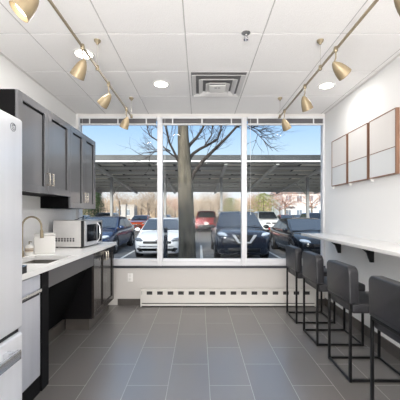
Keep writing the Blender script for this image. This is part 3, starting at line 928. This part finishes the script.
        b = NB(); box(b, -.45, .45, -.018, .1, zf1 - .14, zf1 + .0, .03, 2); obj('grille', b, CDARK, t, local=True)
        b = NB(); box(b, -.44, .44, -.026, -.01, zf1 - .075, zf1 - .06); obj('grille_bar', b, CHROME, t, local=True)
        b = NB(); ellipsoid(b, (0, -.022, zf1 - .03), (.055, .014, .036), 14, 8); obj('badge', b, CHROME, t, local=True)
    b = NB(); zz = .26 if kind == 'suv' else .14; box(b, -.70, .70, L - .16, L + .014, K['st'][-1][2] - .06, K['st'][-1][2] + zz, .03, 2); obj('rear_bumper_trim', b, CDARK, t, local=True)
    b = NB(); box(b, -.155, .155, L + .004, L + .016, K['st'][-1][2] + .27, K['st'][-1][2] + .42, .004, 1); obj('rear_plate', b, PLATE, t, local=True)
    # wipers
    b = NB()
    for x in (-.35, .15):
        tube(b, [(x, c0 - .02, belt + .045), (x + .45, c0 + .06, belt + .11)], .008, 5)
    obj('wiper', b, CDARK, t, local=True)
    return t

car('hatch', (238, 238, 238), (-1.50, 10.5, GZ), 'white small car with slim black grille parked behind the tree', face='slim')
car('suv', (42, 48, 62), (1.48, 9.8, GZ), 'dark blue SUV with a bright V grille parked right of the tree', face='vee', scale=1.02)
car('sedan', (40, 58, 92), (-4.35, 11.2, GZ), 'blue sedan parked beyond the microwave, left of the white small car', scale=1.04)
car('sedan', (30, 32, 38), (4.25, 9.9, GZ), 'black sedan parked behind the window end of the bar counter')
car('suv', (236, 236, 236), (5.95, 24.6, GZ), 'large white SUV across the lane between the dark blue SUV and the black sedan', scale=1.06)
car('suv', (140, 46, 48), (.60, 30.6, GZ), 'dark red SUV seen from behind across the lane, right of the tree', rz=PI, scale=1.1)
car('sedan', (230, 98, 60), (-5.85, 27.6, GZ), 'orange-red car across the lane, left of the white small car')
car('suv', (46, 48, 52), (-9.1, 26.5, GZ), 'dark SUV across the lane showing above the blue sedan roof')
car('sedan', (206, 210, 214), (-11.7, 26.5, GZ), 'silver car across the lane, just above the microwave', scale=1.0)
car('sedan', (70, 74, 82), (-4.7, 38.5, GZ), 'dark grey car far off behind the white small car')
car('sedan', (186, 190, 196), (-2.0, 40.0, GZ), 'pale grey car far off right beside the tree trunk')
car('sedan', (150, 160, 176), (5.0, 31.0, GZ), 'pale blue car across the lane behind the dark blue SUV', rz=0)
car('suv', (70, 92, 130), (12.2, 29.5, GZ), 'blue SUV across the lane at the right window edge')
car('sedan', (176, 74, 70), (10.8, 35.2, GZ), 'red car far off between the white SUV and the black sedan')
car('sedan', (62, 70, 66), (13.1, 37.0, GZ), 'dark green car far off above the black sedan roof')

# ---- bollard
t = thing('bollard', 'dark steel bollard standing in front of the white small car', 'bollard', (-.92, 8.1, GZ))
b = NB(); lathe(b, [(0, 0), (.055, 0), (.055, 1.22), (.045, 1.26), (0, 1.27)], 18); obj('post', b, mat('bollard_blue', (50, 58, 70), .4, .3), t, local=True)
b = NB(); lathe(b, [(.056, 1.05), (.0585, 1.05), (.0585, 1.12), (.056, 1.12)], 18, close=True); obj('reflective_band', b, CANST, t, local=True)

# ---- solar canopy
t = thing('solar_canopy', 'long grey solar panel canopy over the far parking row', 'solar canopy', (0, 24, GZ))
CX0, CX1 = -26, 28
fY, fZ, bY, bZ = 18.0, 4.34, 31.0, 3.42
def cz(y): return fZ + (bZ - fZ) * (y - fY) / (bY - fY)
b = NB()
prism(b, [(CX0, fY, fZ + .18), (CX0, bY, bZ + .18), (CX0, bY, bZ + .24), (CX0, fY, fZ + .24)], (CX1 - CX0, 0, 0)); obj('panel_roof', b, SOLAR, t, smooth=False)
b = NB(); prism(b, [(CX0, fY - .02, fZ + .06), (CX0, fY - .06, fZ + .06), (CX0, fY + .0, fZ + .42), (CX0, fY + .05, fZ + .42)], (CX1 - CX0, 0, 0)); obj('fascia', b, CANF, t, smooth=False)
b = NB(); box(b, CX0, CX1, fY - .14, fY - .03, fZ - .03, fZ + .06, .01, 1); obj('gutter', b, CANW, t)
for k in range(9):
    y = fY + .5 + k * (bY - fY - .7) / 8
    b = NB(); box(b, CX0, CX1, y - .05, y + .05, cz(y) - .02, cz(y) + .17); obj('purlin', b, CANST, t, smooth=False)
for x in (-17.6, -13.9, -10.2, -6.5, -2.55, 1.62, 4.75, 8.0, 12.0, 16.0, 20.0):
    b = NB(); prism(b, [(x - .1, fY + .1, cz(fY + .1) - .16), (x - .1, bY, cz(bY) - .16), (x - .1, bY, cz(bY) - .02), (x - .1, fY + .1, cz(fY + .1) - .02)], (.2, 0, 0)); obj('rafter', b, CANST, t, smooth=False)
for x in (-13.9, -6.5, -2.55, 1.62, 8.0, 16.0):
    b = NB(); box(b, x - .09, x + .09, 21.95, 22.15, GZ, cz(22.15) - .163, .01, 1); obj('post', b, mat('post_grey', (138, 138, 137), .5), t)
    b = NB(); tube(b, [(x, 22.1, 2.5), (x, 24.6, cz(24.6) - .17)], .04, 8); obj('brace', b, CANST, t)

# ---- trees
def grow(bm, p, d, ln, r, depth, rnd, spread=.55, up=.12, seg=5, kids=(2, 3)):
    pts, rs = [p.copy()], [r]
    n = 3
    dd = d.normalized()
    for i in range(n):
        dd = (dd + Vector((rnd.uniform(-1, 1), rnd.uniform(-1, 1), rnd.uniform(-.6, 1))) * .16 + Vector((0, 0, up * .3))).normalized()
        p = p + dd * ln / n
        pts.append(p.copy()); rs.append(r * (1 - .45 * (i + 1) / n))
    tube(bm, pts, rs, seg if depth > 2 else 3, caps=False)
    if depth <= 0:
        return
    for k in range(rnd.randint(*kids)):
        i = rnd.randint(1, n)
        a = rnd.uniform(0, 2 * PI)
        u, v = frame_for(dd)
        nd = (dd + (u * math.cos(a) + v * math.sin(a)) * rnd.uniform(.6, 1.3) * spread * 1.5 + Vector((0, 0, up))).normalized()
        grow(bm, pts[i], nd, ln * rnd.uniform(.58, .8), rs[i] * .68, depth - 1, rnd, spread, up, seg, kids)

# near tree
TY = 7.9; K = .0265
def P(x, y, dy=0.0):
    return Vector(((x - 199.5) * K, TY + dy, 1.25 + (213 - y) * K))
t = thing('bare_tree', 'big bare tree with a thick trunk standing outside the middle window', 'tree', (-.33, TY, GZ))
rnd = random.Random(3)
b = NB()
tr = [(187.2, 278, .30), (187.2, 266, .255), (187.2, 250, .232), (186.7, 225, .215), (185.8, 200, .205), (185.2, 180, .20), (184.6, 168, .185), (184, 150, .165), (183.2, 138, .15), (183, 125, .135), (183, 100, .12), (184, 70, .09), (186, 40, .05)]
tube(b, [P(x, y) for x, y, r in tr], [r for x, y, r in tr], 18)
obj('trunk', b, BARK, t)
limbs = [
 ([(190.5, 181), (194, 173), (203, 161), (213, 151.5), (227, 138), (239, 125), (256, 108)], .062, .02, -.1),
 ([(187, 162), (193, 153), (200, 147.5), (208, 143), (218.5, 136), (222, 125), (225, 105)], .048, .018, .25),
 ([(186, 150), (190, 144), (197, 136), (203, 126), (210, 108)], .055, .02, .1),
 ([(183, 172), (177, 158), (170, 144), (167, 131), (166.5, 124), (163, 108)], .036, .014, -.2),
 ([(182, 168), (175, 156), (164, 147.5), (152, 148.5), (141, 155)], .028, .008, .3),
 ([(170, 151), (164, 147), (156, 138), (147, 131), (144, 123), (140, 110)], .022, .009, .35),
 ([(205, 145), (212, 133), (213, 124), (216, 110)], .020, .009, .3),
 ([(239, 125), (248, 128), (255, 134), (263, 143)], .016, .005, -.1),
 ([(236, 128), (246, 122), (258, 126), (268, 128)], .014, .005, .2),
]
for pts, r0, r1, dy in limbs:
    b = NB(); q = []
    for i, (x, y) in enumerate(pts):
        q.append(P(x, y, dy * i / (len(pts) - 1) * 2))
    rs = [r0 + (r1 - r0) * i / (len(q) - 1) for i in range(len(q))]
    tube(b, q, rs, 9)
    obj('limb', b, mat('limb_bark', (52, 46, 42), .9, var=.15, vscale=12), t)
    b = NB()
    for k in range(12 if r0 > .03 else 11):
        f = rnd.uniform(.35, 1) * (len(q) - 1); i = min(int(f), len(q) - 2)
        p = q[i].lerp(q[i + 1], f - i)
        dd = (q[i + 1] - q[i]).normalized() + Vector((rnd.uniform(-1, 1), rnd.uniform(-.8, .8), rnd.uniform(-.5, 1)))
        grow(b, p, dd, rnd.uniform(.35, .6), .010, 2, rnd, .5, .02, 4)
    obj('twigs', b, TWIGF, t)['kind'] = 'stuff'

def bare_tree(loc, h, rgb, label, seed, tw):
    rnd = random.Random(seed)
    t = thing('woodland_tree', label, 'tree', loc, group='bare trees beyond the car park')
    b = NB(); tube(b, [(0, 0, 0), (.05, 0, h * .2), (0, .05, h * .42)], [h * .022, h * .017, h * .013], 8)
    obj('trunk', b, mat('far_bark', (112, 100, 88), .9), t, local=True)
    b = NB()
    for k in range(9):
        a = rnd.uniform(0, 2 * PI)
        grow(b, Vector((0, 0, h * rnd.uniform(.14, .42))), Vector((math.cos(a), math.sin(a), rnd.uniform(.25, 1.2))), h * .26, h * .007, 4, rnd, .6, .06, 4, (3, 4))
    c = obj('crown', b, mat('twig_%d_%d_%d' % rgb, rgb, .9), t, local=True)
    return t
kinds = [bare_tree((-14, 52, GZ), 9, (168, 148, 128), 'bare tan tree', 11, .01),
         bare_tree((-8.5, 49, GZ), 8, (178, 160, 140), 'bare tan tree', 12, .01),
         bare_tree((13.2, 46, GZ), 8, (188, 148, 130), 'bare pinkish tree', 13, .01)]
kinds[0]['label'] = 'tall bare tan tree beyond the orange-red car'
kinds[1]['label'] = 'pale bare tree beyond the gap between blue sedan and white small car'
kinds[2]['label'] = 'bare pinkish tree left of the pale apartment block'
more = [(2.2, 47, 1, .9, 'pale bare tree far behind the dark red SUV'),
        (9.9, 51, 2, .85, 'bare pinkish tree above the white SUV'),
        (14.0, 52.0, 2, .8, 'bare pinkish tree farther back above the roof of the black sedan'),
        (17.0, 45, 2, .95, 'bare pinkish tree in front of the apartment block near the right window edge'),
        (-3.9, 47, 2, .8, 'bare rust-toned tree behind the tree trunk, on its left')]
for x, y, k, s, lab in more:
    dup(kinds[k], (x, y, GZ), x * 3.1, lab, scale=(s, s, s))
rnd = random.Random(21)
for row, y0 in enumerate((58, 67, 76, 85)):
    for i in range(9):
        x = -40 + i * 10 + (row % 4) * 2.5 + rnd.uniform(-.5, .5); y = y0 + rnd.uniform(-.6, .6)
        if 10 < x < 36 and y < 72:
            continue
        s = rnd.uniform(.9, 1.1)
        dup(kinds[rnd.choice((0, 0, 1, 1))], (x, y, GZ), rnd.uniform(0, 6), 'one of the bare tan trees of the far wood behind the car park', 'bare trees of the far wood', (s, s, s))

def leafy(loc, h, w, rgb, label, seed, n=2600, shape='cone'):
    rnd = random.Random(seed)
    t = thing('evergreen_tree', label, 'tree', loc, group='evergreens beyond the car park')
    b = NB(); tube(b, [(0, 0, 0), (0, 0, h * .9)], [h * .025, h * .006], 7); obj('trunk', b, mat('far_bark', (112, 100, 88), .9), t, local=True)
    b = NB()
    for i in range(n):
        f = rnd.random() ** .8
        z = h * (.1 + .9 * f)
        R = w * ((1 - f) * .9 + .12 if shape == 'cone' else math.sqrt(max(.02, 1 - (2 * f - 1) ** 2)))
        a = rnd.uniform(0, 2 * PI); r = R * math.sqrt(rnd.random()) * rnd.uniform(.8, 1.1)
        p = Vector((r * math.cos(a), r * math.sin(a), z))
        d = Vector((math.cos(a), math.sin(a), rnd.uniform(-.6, .5))).normalized()
        u, v = frame_for(d); s = h * .025 * rnd.uniform(.7, 1.5)
        q = [p - u * s * .5, p + d * s * 1.5 - v * s * .2, p + u * s * .5, p + v * s * .4]
        vs = [b.verts.new(x) for x in q]
        b.faces.new(vs)
    obj('foliage', b, mat('leaf_%d_%d_%d' % rgb, rgb, .8, var=.3, vscale=1.5), t, local=True, smooth=False)
leafy((-12.3, 36, GZ), 4.6, 1.7, (72, 92, 58), 'dense dark evergreen tree beyond the wall cabinets at the left window', 5)
leafy((9.0, 42, GZ), 4.4, 2.6, (150, 156, 82), 'yellow-green leafy tree above the dark blue SUV', 6, 2600, 'round')
leafy((4.6, 44.5, GZ), 3.9, 1.8, (120, 132, 76), 'smaller green tree just left of the yellow-green leafy tree', 8, 1800, 'round')
leafy((-14.9, 40, GZ), 5.0, 2.0, (88, 104, 66), 'green evergreen tree farthest left behind the wall cabinet corner', 9)

# far wood floor: bank with dry brush closing the horizon
b = NB()
rnd = random.Random(31)
for i in range(9000):
    x = rnd.uniform(-60, 60); y = rnd.uniform(91, 99)
    h = rnd.uniform(2.0, 6.5)
    p = Vector((x, y, GZ)); q = Vector((x + rnd.uniform(-.9, .9), y, GZ + h))
    s = rnd.uniform(.04, .16)
    vs = [b.verts.new(p + Vector((-s, 0, 0))), b.verts.new(p + Vector((s, .02, 0))), b.verts.new(q + Vector((s * .3, 0, 0))), b.verts.new(q + Vector((-s * .3, .02, 0)))]
    b.faces.new(vs)
o = obj('undergrowth', b, mat('brush', (172, 152, 130), .9, var=.32, vscale=1.6), smooth=False)
tag(o, 'dry tan brush and saplings along the back of the far wood', 'undergrowth'); o['kind'] = 'stuff'

# apartment block
def building(loc, w, d, h, label, floors, cols, rgb, roof=True):
    t = thing('apartment_building', label, 'building', loc, group='buildings beyond the car park')
    b = NB(); box(b, 0, w, 0, d, 0, h); obj('walls', b, mat('siding_%d' % rgb[0], rgb, .8, var=.03, vscale=2), t, local=True, smooth=False)
    if roof:
        b = NB(); prism(b, [(-.4, -.6, h), (-.4, d + .6, h), (-.4, d / 2, h + 1.6)], (w + .8, 0, 0)); obj('roof', b, mat('shingle', (150, 146, 142), .9), t, local=True, smooth=False)
    for f in range(floors):
        for c in range(cols):
            x = (c + .5) * w / cols; z = f * h / floors + h / floors * .35
            b = NB(); box(b, x - .6, x + .6, -.06, .02, z, z + 1.35); wd = obj('window', b, PLATE, t, local=True, smooth=False)
            b = NB(); box(b, x - .5, x - .03, -.08, -.05, z + .08, z + 1.27); box(b, x + .03, x + .5, -.08, -.05, z + .08, z + 1.27); obj('pane', b, mat('far_pane', (110, 122, 134), .15), wd, local=True, smooth=False)
        b = NB()
        for c in range(0, cols, 2):
            x = (c + .5) * w / cols; z = f * h / floors + .25
            box(b, x - 1.0, x + 1.0, -1.0, 0, z - .12, z)
            for k in range(8):
                box(b, x - 1.0 + k * .28, x - .95 + k * .28, -1.0, -.95, z, z + .9)
            box(b, x - 1.0, x + 1.0, -1.0, -.93, z + .85, z + .92)
        obj('balcony', b, PLATE, t, local=True, smooth=False)
building((16.2, 58, GZ), 15, 9, 5.6, 'pale apartment block with balconies beyond the black sedan', 2, 7, (212, 211, 208))
building((-17.4, 62, GZ), 3.4, 5, 3.2, 'small pale flat-roofed building far off above the blue sedan', 1, 2, (158, 152, 146), False)
for i, (x, lab) in enumerate(((-13.2, 'left one of two pale stone pillars far off above the orange-red car'), (-11.7, 'right one of two pale stone pillars far off above the orange-red car'))):
    t = thing('stone_pillar', lab, 'pillar', (x, 52, GZ), group='stone pillars beyond the car park')
    b = NB(); box(b, -.4, .4, -.4, .4, 0, 2.9, .02, 1); obj('shaft', b, mat('pale_stone', (176, 169, 162), .8, var=.05, vscale=3), t, local=True)
    b = NB(); box(b, -.5, .5, -.5, .5, 2.9, 3.1, .03, 1); obj('cap', b, mat('pale_stone', (176, 169, 162), .8), t, local=True)

# ------------------------------------------------------------------ light, sky, camera
w = bpy.data.worlds.new('sky'); S.world = w; w.use_nodes = True
nt = w.node_tree; bg = nt.nodes['Background']
tc = nt.nodes.new('ShaderNodeTexCoord'); sp = nt.nodes.new('ShaderNodeSeparateXYZ'); rp = nt.nodes.new('ShaderNodeValToRGB')
nt.links.new(tc.outputs['Generated'], sp.inputs[0]); nt.links.new(sp.outputs['Z'], rp.inputs['Fac'])
cr = rp.color_ramp
cr.elements[0].position = 0.0; cr.elements[0].color = lin((236, 236, 236))
cr.elements[1].position = 1.0; cr.elements[1].color = lin((186, 204, 230))
for p, c in ((.10, (228, 236, 246)), (.19, (202, 227, 250)), (.30, (160, 202, 250))):
    e = cr.elements.new(p); e.color = lin(c)
nt.links.new(rp.outputs['Color'], bg.inputs['Color'])
bg.inputs['Strength'].default_value = 0.80

L = bpy.data.lights.new('sun', 'SUN'); L.energy = 4.8; L.angle = math.radians(12); L.color = (1, .95, .88)
lo = bpy.data.objects.new('sun', L); COL.objects.link(lo)
lo.rotation_euler = Vector((.35, .87, -.38)).to_track_quat('-Z', 'Y').to_euler()

# fill light added far behind the camera, tilted up to brighten the ceiling
L = bpy.data.lights.new('ceiling_fill', 'AREA'); L.shape = 'DISK'; L.size = .5; L.energy = 36; L.color = (1, .99, .99); L.spread = math.radians(84)
lo = bpy.data.objects.new('ceiling_fill', L); COL.objects.link(lo); lo.location = (0, -2.7, .95)
lo.rotation_euler = Vector((0, .74, .67)).to_track_quat('-Z', 'Y').to_euler()

# large soft fill light added in front of the closed rear wall
L = bpy.data.lights.new('rear_fill', 'AREA'); L.shape = 'RECTANGLE'; L.size = 3.2; L.size_y = 2.3; L.energy = 98; L.color = (1, .99, .985)
lo = bpy.data.objects.new('rear_fill', L); COL.objects.link(lo); lo.location = (0, -3.1, 1.25)
lo.rotation_euler = Vector((0, 1, 0)).to_track_quat('-Z', 'Y').to_euler()

c = bpy.data.cameras.new('camera'); c.sensor_width = 36; c.lens = 298 / 400 * 36
c.shift_x = .5 / 400; c.shift_y = 13 / 400; c.clip_start = .05; c.clip_end = 400
co = bpy.data.objects.new('camera', c); COL.objects.link(co)
co.location = (0, 0, 1.25); co.rotation_euler = (PI / 2, 0, 0)
S.camera = co
S.view_settings.view_transform = 'Standard'; S.view_settings.look = 'None'
S.view_settings.exposure = 0.58; S.view_settings.gamma = 1.0; S.view_settings.use_curve_mapping = False
